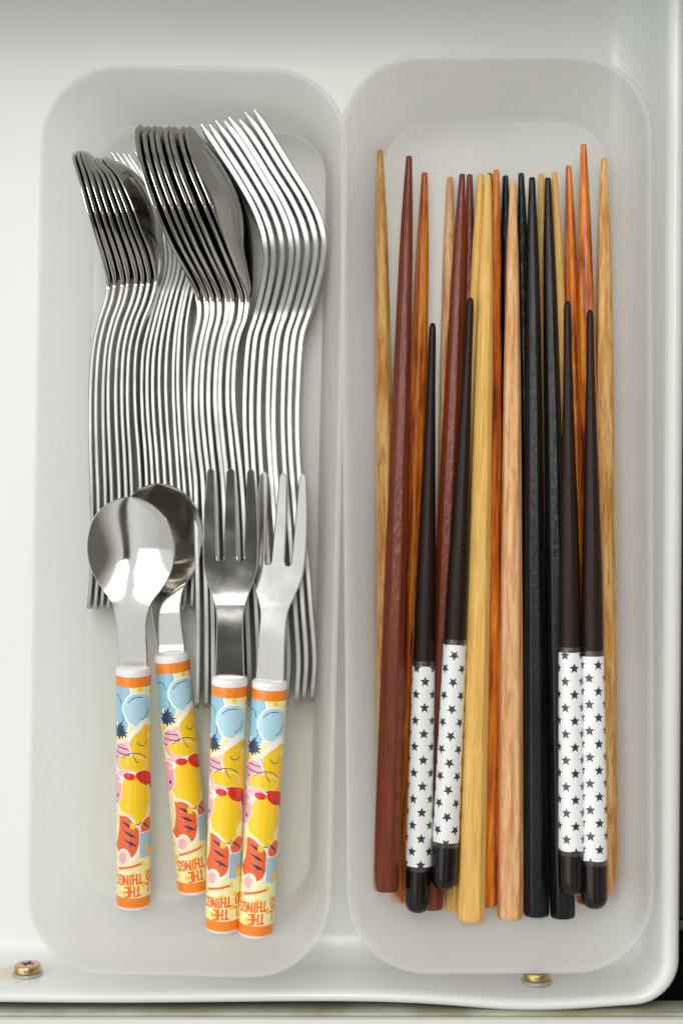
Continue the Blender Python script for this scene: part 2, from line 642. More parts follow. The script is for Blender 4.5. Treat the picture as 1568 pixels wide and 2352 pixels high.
def box_mesh(name, x0, x1, y0, y1, z0, z1, mat, parent=None, bev=0.6):
    loops = []
    w = min(bev, (x1 - x0) / 3, (y1 - y0) / 3, (z1 - z0) / 3)
    for (o, z) in [(w, z0), (w * .3, z0 + w * .3), (0, z0 + w), (0, z1 - w), (w * .3, z1 - w * .3), (w, z1)]:
        q = rrect(x0 + o, x1 - o, y0 + o, y1 - o, max(w * 1.2 - o * .5, .05), 3, 1)
        loops.append(np.c_[q, np.full(len(q), z)])
    v, f, n = loft(loops)
    f.append(tuple(range(n))[::-1])
    f.append(tuple((len(loops) - 1) * n + i for i in range(n)))
    return mesh_obj(name, v, f, mat, parent)


DX0, DX1, DY0, DY1 = -250.0, 96.0, -143.4, 205.0      # inside of the drawer at mid wall
prof = [(-34, 0), (-22, 0), (-11, 0.0), (-8, .15), (-5.5, .8), (-3.4, 2.0), (-1.8, 3.8), (-.8, 6), (-.2, 9), (.1, 14), (.6, 20), (1.0, 24),
        (1.3, 25.8), (1.9, 27.0), (2.8, 27.6), (3.8, 27.4), (4.6, 26.6), (5.1, 25.2), (5.3, 23), (5.4, 12), (5.4, -3)]


def sag(x, y, o):
    """the front rim of the tray is not quite straight"""
    px = x / 0.1314 + 784
    w = smoothstep((-y - 110) / 30.0)
    return -w * (2.3 * np.exp(-((px - 1228) / 210.0) ** 2) + 0.25 * np.sin(px / 160.0))


loops = []
for o, z in prof:
    r = max(8 + o, 3.0) if o > -6 else 8
    q = rrect(DX0 - o, DX1 + o, DY0 - o, DY1 + o, r, 12, 60)
    q[:, 1] += sag(q[:, 0], q[:, 1], o)
    rt = smoothstep((q[:, 0] - 60) / 35.0)
    q[:, 0] += rt * (max(o - 1.3, 0) * .38 + (.5 + 1.1 * q[:, 1] / 150.0) * smoothstep(z / 20.0))
    loops.append(np.c_[q, np.full(len(q), z)])
v, f, n = loft(loops)
f.append(tuple(range(n)))
# underside closes the tray
base = len(v)
q = rrect(DX0 - 4, DX1 + 4, DY0 - 4, DY1 + 4, 8, 12, 60)
v = np.vstack([v, np.c_[q, np.full(len(q), -3.0)]])
for i in range(n):
    j = (i + 1) % n
    f.append(((len(prof) - 1) * n + i, (len(prof) - 1) * n + j, base + j, base + i))
f.append(tuple(base + i for i in range(n))[::-1])
drawer = mesh_obj("drawer", v, f, M["enamel"], angle=60)
tag(drawer, "glossy white plastic drawer with rounded rim holding both frosted boxes", "drawer")

o = mesh_obj("cabinet_void_sheet", [(-900, -900, -120), (900, -900, -120), (900, 900, -120), (-900, 900, -120)], [(0, 1, 2, 3)], M["void_shade"], smooth=False)  # dark sheet under the drawer, shade of the void painted as its colour
tag(o, kind="structure")
o = box_mesh("cupboard_board", -420, 260, -182, -151.9, 17.5, 30.0, M["front_panel"], bev=1.6)
tag(o, "beige cupboard board edge below the white drawer at the bottom edge", "panel")
o = box_mesh("metal_strip", -420, 260, -151.8, -150.7, 17.2, 28.6, M["dirty_steel"], bev=.3)
tag(o, "grimy grey green metal strip between the white drawer and the cupboard board", "metal strip")
o = box_mesh("drawer_rail", 104.5, 126, -131.5, 200, -20, -4, M["brown_inside"], bev=1)
tag(o, "dark brown board edge beside the right side of the drawer", "board")
o = box_mesh("rail_end", 104.5, 126, -136.5, -133.0, -18, -8, M["rail"], bev=.6)
tag(o, "short grey metal rail end in the dark gap right of the drawer", "rail")
o = box_mesh("worktop", -500, 500, 173, 560, 46, 86, M["worktop"], bev=3)
tag(o, "grey brown worktop above the back of the drawer, casting its shade", "worktop")


# ---------------------------------------------------------------- frosted boxes
def storage_box(label, rim_c, rim_w, rim_l, rot, base_c, base_w, base_l):
    """rim centre/base centre in photo pixels, sizes in mm"""
    H = 45.0
    th = 1.3
    # (fraction of draft 0 rim..1 base, z) outer side then inner side
    outer = [(1.0, .25), (.93, .9), (.86, 2.2), (.80, 4.5), (.745, 8), (.55, 18), (.30, 30), (.06, 41.5), (-.06, 42.3), (-.09, 43.4)]
    lip = [(-.08, 44.5), (-.03, 45.0), (.05, 44.9)]
    inner = [(.115, 44.2), (.16, 42.6), (.19, 41), (.42, 30), (.67, 18), (.87, 8.4), (.925, 5.2), (.985, 3.0), (1.06, 1.9), (1.16, 1.6), (1.6, 1.55)]
    rc, bc = P(*rim_c, H), P(*base_c, 1.5)
    loops = []
    for k, (t, z) in enumerate(outer + lip + inner):
        w = rim_w + (base_w - rim_w) * t
        l = rim_l + (base_l - rim_l) * t
        rad = 22.5 + (15.0 - 22.5) * t
        rad = max(rad, 6)
        q = rrect(-w / 2, w / 2, -l / 2, l / 2, rad, 18, 26)
        q[:, 0] *= 1 + 0.010 * (q[:, 1] / (l / 2))          # a touch narrower at the near end
        c = rc + (bc - rc) * min(max(1 - z / H, 0), 1)
        ca, sa = math.cos(rot), math.sin(rot)
        x = q[:, 0] * ca - q[:, 1] * sa + c[0]
        y = q[:, 0] * sa + q[:, 1] * ca + c[1]
        loops.append(np.c_[x, y, np.full(len(x), z)])
    v, f, n = loft(loops)
    f.append(tuple(range(n))[::-1])
    f.append(tuple((len(loops) - 1) * n + i for i in range(n)))
    k0 = len(outer + lip + inner) - 1
    idx = [1 if (fc[0] // n >= k0 - 3 or len(fc) > 4) else 0 for fc in f]
    b = mesh_obj("storage_box", v, f, [M["frosted"], M["frosted_base"]], idx=idx, angle=180)
    return tag(b, label, "box", "frosted boxes standing in the drawer")


storage_box("frosted translucent plastic box on the left, full of metal cutlery",
            (429, 1197), 87.4, 262.5, -0.0205, (467, 1181), 73, 247)
storage_box("frosted translucent plastic box on the right, full of chopsticks",
            (1145, 1181), 88.4, 265.0, 0.006, (1143, 1173), 71, 249)


# ---------------------------------------------------------------- steel cutlery standing on edge
def ribbon(name, parent, C, N, zlo, zhi, th, bulge, nu=11, ch=0.28, brushed=None):
    """a strip of steel standing on edge: centre line C (n,2), side normal N, from zlo to zhi, with a bowl bulge along N"""
    n = len(C)
    us = np.linspace(-1, 1, nu)
    us = np.sign(us) * np.abs(us) ** 0.8
    rings = []
    for i in range(n):
        w = max((zhi[i] - zlo[i]) / 2, .12)
        zc = (zhi[i] + zlo[i]) / 2
        t = th[i] / 2
        c = min(ch, t * .6, w * .45)
        ui = us * (1 - c / w)
        b = bulge[i]
        off = lambda u: b * (1 - np.abs(u) ** 2.2)
        sec = [(off(u) + t, zc + u * w) for u in ui]
        sec += [(off(1.0) + t - c, zc + w), (off(1.0) - t + c, zc + w)]
        sec += [(off(u) - t, zc + u * w) for u in ui[::-1]]
        sec += [(off(1.0) - t + c, zc - w), (off(1.0) + t - c, zc - w)]
        sec = np.array(sec)
        rings.append(np.c_[C[i, 0] + N[i, 0] * sec[:, 0], C[i, 1] + N[i, 1] * sec[:, 0], sec[:, 1]])
    v = np.vstack(rings)
    m = len(rings[0])
    f, idx = [], []
    edge = set(list(range(nu - 1, nu + 2)) + list(range(2 * nu + 1, 2 * nu + 4)))
    for k in range(n - 1):
        for i in range(m):
            j = (i + 1) % m
            f.append((k * m + i, (k + 1) * m + i, (k + 1) * m + j, k * m + j))
            idx.append(1 if i in edge else 0)
    f.append(tuple(range(m)))
    idx.append(1)
    f.append(tuple((n - 1) * m + i for i in range(m))[::-1])
    idx.append(1)
    o = mesh_obj(name, v, f, [M["steel"], M["steel_edge"]], parent, idx, angle=40)
    a = o.data.attributes.new("brushed", 'FLOAT', 'POINT')
    a.data.foreach_set("value", np.repeat(np.ones(n) if brushed is None else brushed, m).astype(np.float32))
    return o


def normals(C):
    T = np.gradient(C, axis=0)
    T /= np.linalg.norm(T, axis=1)[:, None]
    # tip -> end runs down the picture; the normal to the picture's right
    return np.c_[-T[:, 1], T[:, 0]] * np.where(T[:, 1:2] < 0, 1, 1)


def stand(points, ztop_fn, n=120):
    """photo points of the upper edge -> plan curve in mm, by where that edge's height puts them"""
    c2, marks = curve(points, n)
    f = np.linspace(0, 1, n)
    z = ztop_fn(f, marks)
    C = np.array([P(c2[i, 0], c2[i, 1], z[i])[:2] for i in range(n)])
    return C, normals(C), f, marks


def spoon(name, pts, neck, W, wn, we, depth, th, label, group):
    def shape(f, marks):
        fn = marks[neck]
        t = f / fn
        a = .45
        w1 = W * np.sqrt(np.clip(1 - ((np.clip(t, 0, a) - a) / a) ** 2, 0.0005, 1))
        q = np.clip((t - a) / (1 - a), 0, 1)
        w2 = wn + (W - wn) * (0.5 + 0.5 * np.cos(math.pi * q)) ** .85
        w = np.where(t < a, w1, w2)
        h = np.clip((f - fn) / (1 - fn), 0, 1)
        wh = wn + (we - wn) * smoothstep(h / .8)
        # rounded far end
        e = np.clip((f - .988) / .012, 0, 1)
        wh = wh * np.sqrt(np.clip(1 - e * e * .55, .05, 1))
        w = np.where(t > 1, wh, w)
        zc = W + .4 + (we + .4 - (W + .4)) * f
        return w, zc, t
    C, N, f, marks = stand(pts, lambda f, m: shape(f, m)[0] + shape(f, m)[1])
    w, zc, t = shape(f, marks)
    d = depth * np.clip(np.sin(np.clip(t, 0, 1) ** .8 * math.pi), 0, 1) ** .75
    d = np.where(t < 1, d, 0)
    tt = np.full(len(f), th)
    tt = np.where(t < .9, th * .46, tt)
    tt = np.convolve(np.r_[[tt[0]] * 4, tt, [tt[-1]] * 4], np.ones(9) / 9, 'valid')
    k = int(np.argmin(np.abs(t - 1.05)))
    br = smoothstep((t - .93) / .34)
    root = empty(name, (*C[k], 0), label, "spoon", group)
    inv = Matrix.Translation(-root.location)
    b = ribbon("bowl", root, C[:k + 1], N[:k + 1], (zc - w)[:k + 1], (zc + w)[:k + 1], tt[:k + 1], d[:k + 1], nu=17, brushed=br[:k + 1])
    h = ribbon("handle", root, C[k:], N[k:], (zc - w)[k:], (zc + w)[k:], tt[k:], d[k:], nu=5, brushed=br[k:])
    for c in (b, h): c.data.transform(inv)
    return root


def fork(name, pts, neck, root_f, W, wn, we, th, label, group, tip_w=1.1):
    """neck: index of the neck point; root_f: share of the head (from the tip) taken by the tines"""
    def shape(f, marks):
        fn = marks[neck]
        t = f / fn
        q = np.clip((t - .62) / .38, 0, 1)
        w = np.where(t < .62, W - 0.9 * (1 - t / .62), wn + (W - wn) * (0.5 + 0.5 * np.cos(math.pi * q)))
        h = np.clip((f - fn) / (1 - fn), 0, 1)
        wh = wn + (we - wn) * smoothstep(h / .8)
        e = np.clip((f - .988) / .012, 0, 1)
        wh = wh * np.sqrt(np.clip(1 - e * e * .55, .05, 1))
        w = np.where(t > 1, wh, w)
        zc = W + .4 + (we - W) * f
        return w, zc, t
    C, N, f, marks = stand(pts, lambda f, m: shape(f, m)[0] + shape(f, m)[1])
    w, zc, t = shape(f, marks)
    tt = np.where(t < 1, th * 1.12, th)
    tt = tt * np.where(t < .06, .55 + .45 * np.clip(t, 0, .06) / .06, 1)
    k0 = int(np.argmin(np.abs(t - root_f)))
    k1 = int(np.argmin(np.abs(t - 1.05)))
    root = empty(name, (*C[k1], 0), label, "fork", group)
    inv = Matrix.Translation(-root.location)
    parts = [ribbon("handle", root, C[k1:], N[k1:], (zc - w)[k1:], (zc + w)[k1:], tt[k1:], np.zeros(len(f) - k1), nu=5)]
    d = 1.3 * np.sin(np.clip((t - root_f * .5) / (1.02 - root_f * .5), 0, 1) * math.pi) ** 2 * 0
    parts.append(ribbon("head", root, C[k0:k1 + 1], N[k0:k1 + 1], (zc - w)[k0:k1 + 1], (zc + w)[k0:k1 + 1], tt[k0:k1 + 1], d[k0:k1 + 1], nu=7))
    pitch = 2 * W / 4.0
    for i in range(4):
        cz0 = (-1.5 + i) * pitch
        s = slice(0, k0 + 1)
        ft = np.clip(t[s] / t[k0], 0, 1)
        hw = (pitch * .5 - .45) * (.45 + .55 * ft) * np.sqrt(np.clip(ft / .05, .15, 1))
        base_w = w[s] / W
        cz = zc[s] + cz0 * base_w + np.sign(cz0) * (pitch * .5 - .1 - hw) * (1 if abs(cz0) > pitch else .25) * 1.0
        parts.append(ribbon("tine", root, C[s], N[s], cz - hw, cz + hw, tt[s], np.zeros(k0 + 1), nu=3))
    for c in parts: c.data.transform(inv)
    return root


def blend(a, b, t):
    return [(p[0] + (q[0] - p[0]) * t, p[1] + (q[1] - p[1]) * t) for p, q in zip(a, b)]


def jig(pts, ax, ay, at, neck):
    """small individual differences: tip slides, handle sways"""
    r = random.Random(at)
    ax *= 1.35
    dx0, dy0 = r.uniform(-ax, ax), r.uniform(-ay, ay)
    dx1, dy1 = r.uniform(-ax, ax) * .9, r.uniform(-ay, ay)
    bow, at_y = r.uniform(-1.6, 1.6), r.uniform(750, 1250)
    out = []
    for i, (x, y) in enumerate(pts):
        s = i / (len(pts) - 1)
        k = abs(1 - 2 * s)
        x += bow * math.exp(-((y - at_y) / 190.0) ** 2)
        out.append((x + (dx0 if s < .5 else dx1) * k, y + (dy0 if s < .5 else dy1) * k))
    return out


ORD = ["first", "second", "third", "fourth", "fifth", "sixth", "seventh", "eighth"]

# teaspoons (8)
ts1 = [(175, 352), (169, 349), (168, 362), (178, 397), (198, 470), (220, 546), (239, 612), (248, 654), (243, 690), (228, 737), (215, 795), (208, 872), (206, 949), (207, 1045), (210, 1141), (211, 1254), (208, 1331), (202, 1397)]
ts8 = [(245, 366), (238, 361), (243, 372), (270, 402), (298, 458), (325, 530), (347, 590), (357, 645), (347, 690), (327, 742), (313, 800), (309, 880), (311, 955), (318, 1050), (322, 1145), (320, 1255), (316, 1331), (313, 1396)]
ty = [0, -5, -8, 2, 4, 5, 3, 0]
for i in range(8):
    p = jig(blend(ts1, ts8, i / 7 + random.uniform(-.02, .02) * (0 < i < 7)), 1.6, 2.5, 100 + i, 7)
    p[:3] = [(q[0], q[1] + ty[i]) for q in p[:3]]
    lab = "small steel teaspoon on its edge, %s from the left in the leftmost stack" % ORD[i]
    spoon("teaspoon", p, 7, 14.2, 2.6, 6.6, 6.6, 1.22, lab, "teaspoons stacked on edge in the left box")

# small forks (8)
sf1 = [(258, 352), (286, 393), (319, 437), (350, 487), (369, 524), (379, 562), (381, 597), (376, 634), (363, 672), (343, 740), (328, 805), (323.6, 885), (326, 960), (333, 1050), (337, 1145), (336, 1255), (332, 1331), (329, 1397)]
sf8 = [(352, 352), (375, 392), (400, 437), (424, 484), (440, 524), (452, 562), (456, 597), (451, 634), (441, 672), (429, 740), (425, 805), (424, 885), (427, 960), (433, 1050), (440, 1145), (443, 1255), (442, 1331), (439, 1402)]
for i in range(8):
    p = jig(blend(sf1, sf8, i / 7 + random.uniform(-.02, .02) * (0 < i < 7)), 1.2, 3.5, 200 + i, 8)
    lab = "small steel fork on edge, %s from left, between teaspoons and tablespoons" % ORD[i]
    fork("small_fork", p, 8, .48, 8.0, 2.6, 6.4, 1.22, lab, "small forks stacked on edge in the left box")

# tablespoons (8)
ls1 = [(331, 291), (320, 286), (311, 300), (313, 338), (325, 391), (352, 471), (385, 552), (424, 624), (452, 680), (457, 722), (447, 776), (438, 833), (434, 929), (440, 1020), (449, 1102), (452, 1216), (456, 1408), (456, 1500), (455, 1627)]
ls8 = [(447, 297), (434, 290), (427, 304), (432, 338), (448, 385), (481, 463), (515, 548), (545, 624), (567, 684), (563, 730), (548, 773), (539, 825), (536, 915), (544, 1006), (554, 1102), (561, 1216), (567, 1408), (571, 1500), (573, 1622)]
for i in range(8):
    p = jig(blend(ls1, ls8, i / 7 + random.uniform(-.02, .02) * (0 < i < 7)), 1.3, 1.5, 300 + i, 8)
    lab = "large steel tablespoon on its edge, %s from the left in the middle stack" % ORD[i]
    spoon("tablespoon", p, 8, 19.8, 3.6, 9.2, 9.2, 1.5, lab, "tablespoons stacked on edge in the left box")

# table forks (8)
lf1 = [(463, 286), (506, 350), (553, 423), (587, 487), (605, 540), (611, 590), (606, 640), (597, 684), (585, 730), (572, 770), (566, 814), (561, 891), (560, 968), (564, 1045), (570, 1130), (578, 1240), (587, 1400), (592, 1520), (590, 1625)]
lf8 = [(583, 256), (604, 284), (662, 378), (708, 451), (733, 505), (744, 556), (739, 606), (727, 660), (707, 725), (694, 765), (688, 814), (684, 891), (682, 955), (684, 1045), (692, 1150), (702, 1260), (713, 1400), (721, 1520), (714, 1612)]
tx = [0, 3, -2, 1, -3, 3, -4, 0]
for i in range(8):
    p = jig(blend(lf1, lf8, i / 7 + random.uniform(-.02, .02) * (0 < i < 7)), 1.5, 2.5, 400 + i, 8)
    p[0] = (p[0][0] + tx[i], p[0][1] + [0, 3, 1, 6, 0, 8, -3, -2][i])
    lab = "large steel table fork on its edge, %s from the left in the rightmost stack" % ORD[i]
    fork("table_fork", p, 8, .50, 12.0, 3.8, 9.2, 1.6, lab, "table forks stacked on edge in the left box")


# ---------------------------------------------------------------- printed sleeves (flat print, painted on a fine grid)
def seg_d(X, Y, a, b):
    ax, ay = a
    bx, by = b
    dx, dy = bx - ax, by - ay
    L2 = dx * dx + dy * dy + 1e-9
    t = np.clip(((X - ax) * dx + (Y - ay) * dy) / L2, 0, 1)
    return np.hypot(X - ax - t * dx, Y - ay - t * dy)


GLYPH = {
    'A': [[(0, 0), (.5, 1), (1, 0)], [(.2, .35), (.8, .35)]],
    'L': [[(0, 1), (0, 0), (.9, 0)]],
    'T': [[(0, 1), (1, 1)], [(.5, 1), (.5, 0)]],
    'H': [[(0, 0), (0, 1)], [(1, 0), (1, 1)], [(0, .5), (1, .5)]],
    'E': [[(.95, 1), (0, 1), (0, 0), (.95, 0)], [(0, .5), (.8, .5)]],
    'G': [[(1, .85), (.75, 1), (.25, 1), (0, .75), (0, .25), (.25, 0), (.75, 0), (1, .2), (1, .48), (.55, .48)]],
    'O': [[(.25, 0), (0, .25), (0, .75), (.25, 1), (.75, 1), (1, .75), (1, .25), (.75, 0), (.25, 0)]],
    'D': [[(0, 0), (0, 1), (.6, 1), (1, .7), (1, .3), (.6, 0), (0, 0)]],
    'I': [[(.5, 0), (.5, 1)]],
    'N': [[(0, 0), (0, 1), (1, 0), (1, 1)]],
    'S': [[(1, .85), (.7, 1), (.25, 1), (0, .8), (.1, .58), (.85, .42), (1, .2), (.75, 0), (.25, 0), (0, .15)]],
}


def tube_grid(name, L, r0, r1, na, nl, paint, mat, squash=1.0):
    """open tube along local -Y from y=0 to y=-L; paint(arc_mm, y_mm) -> rgb"""
    a = np.linspace(-math.pi, math.pi, na, endpoint=False)      # 0 = up (+Z)
    y = np.linspace(0, L, nl)
    A, Y = np.meshgrid(a, y)
    rr = r0 + (r1 - r0) * Y / L
    V = np.stack([np.sin(A) * rr, -Y, np.cos(A) * rr], -1).reshape(-1, 3)
    idx = np.arange(na * nl).reshape(nl, na)
    q = np.stack([idx[:-1], np.roll(idx, -1, 1)[:-1], np.roll(idx, -1, 1)[1:], idx[1:]], -1).reshape(-1, 4)
    me = bpy.data.meshes.new(name)
    me.from_pydata((V * MM).tolist(), [], q.tolist())
    me.materials.append(mat)
    col = paint((A * rr).reshape(-1), Y.reshape(-1))
    at = me.color_attributes.new("print", 'FLOAT_COLOR', 'POINT')
    at.data.foreach_set("color", np.c_[col, np.ones(len(col))].ravel())
    me.polygons.foreach_set("use_smooth", [True] * len(me.polygons))
    me.update()
    return me


def handle_paint(L, turn):
    rnd = random.Random(5)

    def paint(X, Y):
        X = X - turn
        circ = 2 * math.pi * 5.4
        X = (X + circ / 2) % circ - circ / 2
        V = Y / L
        n = len(X)
        col = np.tile(np.array([0.90, 0.84, 0.42]), (n, 1))

        def fill(mask, c):
            col[mask] = c
        # dots on the pale ground
        for k in range(150):
            cx, cy = rnd.uniform(-circ / 2, circ / 2), rnd.uniform(0, L)
            r = rnd.choice([.45, .6, .75, .9])
            fill(np.hypot(X - cx, Y - cy) < r, (0.93, 0.62, 0.03))
        wob = 0.35 * np.sin(Y * .9 + X * .4) + 0.25 * np.sin(X * .8 - Y * .5)
        s = L / 66.0

        def ell(cx, cy, rx, ry, rot=0.0, w=1.0):
            c, si = math.cos(rot), math.sin(rot)
            dx, dy = X - cx, Y - cy * s
            u, v = (dx * c + dy * si) / (rx * 1.13), (-dx * si + dy * c) / (ry * 1.1)
            return np.hypot(u, v) - 1 + wob * .09 * w
        W = (0.93, 0.92, 0.88)
        NAVY = (0.012, 0.035, 0.10)

        def patch(d, c, rim=.12):
            fill(d < rim, W)
            fill(d < 0, c)
        # pale blue and mid blue rounded shapes
        patch(ell(-4.6, 6.5, 4.2, 8.5, .1), (0.28, 0.55, 0.70), .1)
        patch(ell(2.4, 6.8, 4.2, 4.6, -.25), (0.43, 0.68, 0.80), .1)
        # yellow field
        patch(ell(5.0, 25.0, 6.6, 12.0, .05), (0.93, 0.60, 0.012))
        # pink bars
        patch(ell(-3.4, 21.5, 2.9, 4.0, .1), (0.85, 0.42, 0.52))
        for yy in (19.2, 21.0, 22.8):
            fill((np.abs(Y - yy * s - .12 * X) < .16) & (ell(-3.4, 21.5, 2.7, 3.8) < 0), NAVY)
        # red sash
        ctr = 26.2 * s + 0.55 * X + .5 * np.sin(X * .7)
        fill((np.abs(Y - ctr) < 2.3 * np.clip((X + 4.5) / 5, .0, 1)) & (X > -4.2), (0.74, 0.02, 0.012))
        fill((np.abs(Y - ctr - 2.1) < .16) & (X > -.8), NAVY)
        patch(ell(0.2, 23.6, 4.2, 2.2, .12), (0.93, 0.60, 0.012), .05)
        patch(ell(-2.2, 26.6, 2.8, .9, -.08), (0.90, 0.55, 0.62), .06)
        # big yellow oval and small one
        patch(ell(1.0, 34.3, 5.0, 6.6, .1), (0.95, 0.62, 0.010))
        patch(ell(2.9, 40.0, 1.9, 2.6, 0), (0.95, 0.62, 0.010), .0)
        patch(ell(5.0, 28.4, 3.4, 1.9, .45), (0.74, 0.02, 0.012), .0)
        patch(ell(-.5, 27.6, 1.7, 1.0, .1), (0.74, 0.02, 0.012), .0)
        # navy brush mark
        th_ = np.arctan2(Y - 13.6 * s, X + 3.3)
        fill(np.hypot((X + 4.0) / 3.0, (Y - 13.8 * s) / 3.0) < .80 + .16 * np.sin(th_ * 11) + .1 * np.sin(th_ * 3), NAVY)
        # pink ring and spots on the left
        patch(ell(-6.2, 32.5, 2.6, 4.6, .2), (0.85, 0.40, 0.50), .08)
        # coral field with navy stripes, cream wedge
        co = ell(-2.6, 46.5, 4.6, 6.2, -.35)
        patch(co, (0.82, 0.13, 0.03))
        for k, yy in enumerate((42.4, 45.0, 47.6)):
            fill((np.abs(Y - yy * s - .5 * (X + 2)) < .55 * np.clip(1 - np.abs(X + 1.0 - k * .5) / 2.4, 0, 1)) & (co < -.05), NAVY)
        patch(ell(-6.4, 43.5, 2.0, 5.6, .1), (0.88, 0.78, 0.42), .0)
        co2 = ell(5.4, 43.6, 2.0, 2.6, .3)
        patch(co2, (0.82, 0.13, 0.03))
        fill((np.abs(Y - 43.6 * s - .8 * (X - 5.4)) < .35) & (co2 < -.1), NAVY)
        # pale blue block
        patch(np.maximum(np.abs(X - 5.7) / 3.0, np.abs(Y - 49.6 * s) / 4.0) ** 1.0 - 1 + .05 * wob, (0.36, 0.58, 0.70), .06)
        fill((Y - 49.5 * s > .35 * (X - 4)) & (np.abs(X - 6.8) < 1.6) & (np.abs(Y - 51.2 * s) < 1.7), (0.93, 0.55, 0.02))
        # thin drawn lines and small bits over the big shapes
        def arc(cx, cy, r, a0, a1, w=.13, c=NAVY, rx=1.0):
            th = np.arctan2(Y - cy * s, (X - cx) / rx)
            fill((np.abs(np.hypot((X - cx) / rx, Y - cy * s) - r) < w) & (th > a0) & (th < a1), c)
        arc(2.4, 6.8, 3.9, -2.6, -1.2)
        arc(2.2, 6.6, 3.6, .1, 1.3)
        arc(-5.4, 4.6, 1.9, -2.6, .2)
        arc(-4.6, 9.6, 2.2, -.6, 1.2)
        arc(3.6, 16.4, 1.7, .3, 2.9)
        arc(4.4, 20.5, 3.6, 2.2, 3.1)
        arc(1.0, 24.8, 4.6, -2.5, -.6)
        arc(2.0, 41.2, 1.5, .4, 2.6)
        arc(-3.0, 48.0, 3.0, .2, 1.3)
        arc(6.2, 27.0, 3.0, 1.2, 2.6)
        for cx, cy, rx, ry, c in ((-5.2, 11.6, .55, .8, W), (6.6, 15.6, .9, 1.2, (0.93, 0.84, 0.42)), (-1.2, 17.2, 1.1, .7, (0.90, 0.55, 0.62)), (-5.6, 16.6, .8, 1.0, (0.93, 0.60, 0.02)),
                                  (-4.6, 29.6, 1.0, .7, (0.90, 0.62, 0.66)), (-5.2, 34.0, .45, .7, NAVY), (-3.4, 39.4, 1.2, .8, (0.93, 0.84, 0.42)), (.6, 43.0, .9, 1.2, (0.93, 0.62, 0.03)),
                                  (-.4, 50.8, 1.3, 1.0, (0.82, 0.13, 0.03)), (3.4, 55.2, .8, .8, (0.93, 0.62, 0.03)), (.8, 58.6, .9, .7, (0.93, 0.62, 0.03)), (5.0, 58.0, .7, .8, (0.93, 0.62, 0.03)), (-6.4, 58.8, .8, .8, (0.93, 0.62, 0.03))):
            fill(np.hypot((X - cx) / rx, (Y - cy * s) / ry) < 1, c)
        # cream and pink ovals, coral swash
        patch(ell(-2.9, 54.4, 2.1, 3.4, .25), (0.90, 0.80, 0.50), .1)
        fill(ell(-2.9, 53.4, 1.3, 1.7, .25, .3) < 0, (0.86, 0.42, 0.50))
        fill((np.abs(Y - 56.0 * s + .25 * X) < .4) & (X > -4.5) & (X < 3.2), (0.85, 0.15, 0.03))

        # lettering, upside down for this view
        def text(st, x_right, y_base, hgt, pitch, wid, slant, sw):
            x = x_right
            for ch in st:
                if ch != ' ':
                    for pl in GLYPH[ch]:
                        for p0, p1 in zip(pl[:-1], pl[1:]):
                            # glyph (gx right, gy up) turned by half a turn: x decreases, y (towards the end) decreases upward
                            gw = wid if ch != 'I' else .2
                            a = (x - p0[0] * gw, y_base - hgt * (1 - p0[1]))
                            b = (x - p1[0] * gw, y_base - hgt * (1 - p1[1]))
                            a = (a[0], a[1] - slant * (a[0]))
                            b = (b[0], b[1] - slant * (b[0]))
                            fill(seg_d(X, Y, a, b) < sw, (0.86, 0.14, 0.012))
                    x -= pitch * (.62 if ch == 'I' else 1)
                else:
                    x -= pitch * .75
        text("ALL THE", 9.6, L - .5, 3.0, 1.8, 1.2, .10, .30)
        text("GOOD THINGS", 11.8, L - 4.4, 2.9, 1.75, 1.2, .10, .30)
        return col
    return paint


def lathe(name, prof, mat, seg=40, parent=None, angle=50):
    """solid of revolution about local Y; prof = [(y, r)...]"""
    v, f = [], []
    for y, r in prof:
        for i in range(seg):
            a = 2 * math.pi * i / seg
            v.append((math.sin(a) * r, y, math.cos(a) * r))
    n = seg
    for k in range(len(prof) - 1):
        for i in range(n):
            j = (i + 1) % n
            f.append((k * n + i, k * n + j, (k + 1) * n + j, (k + 1) * n + i))
    f.append(tuple(range(n))[::-1])
    f.append(tuple((len(prof) - 1) * n + i for i in range(n)))
    return mesh_obj(name, v, f, mat, parent, angle=angle)


def frame_on(o, A, B, roll=0.0):
    """put object o at A (mm) with local +Y pointing from B to A, local Z up"""
    A, B = Vector(A), Vector(B)
    y = (A - B).normalized()
    x = y.cross(Vector((0, 0, 1))).normalized()
    z = x.cross(y).normalized()
    m = Matrix((x, y, z)).transposed().to_4x4()
    m = Matrix.Translation(A * MM) @ m @ Matrix.Rotation(roll, 4, 'Y')
    o.matrix_world = m


def child_mesh(name, me, parent, y=0.0):
    o = bpy.data.objects.new(name, me)
    link(o, parent)
    o.location = (0, y * MM, 0)
    return o


RG = 5.4
sleeve_cache = {}


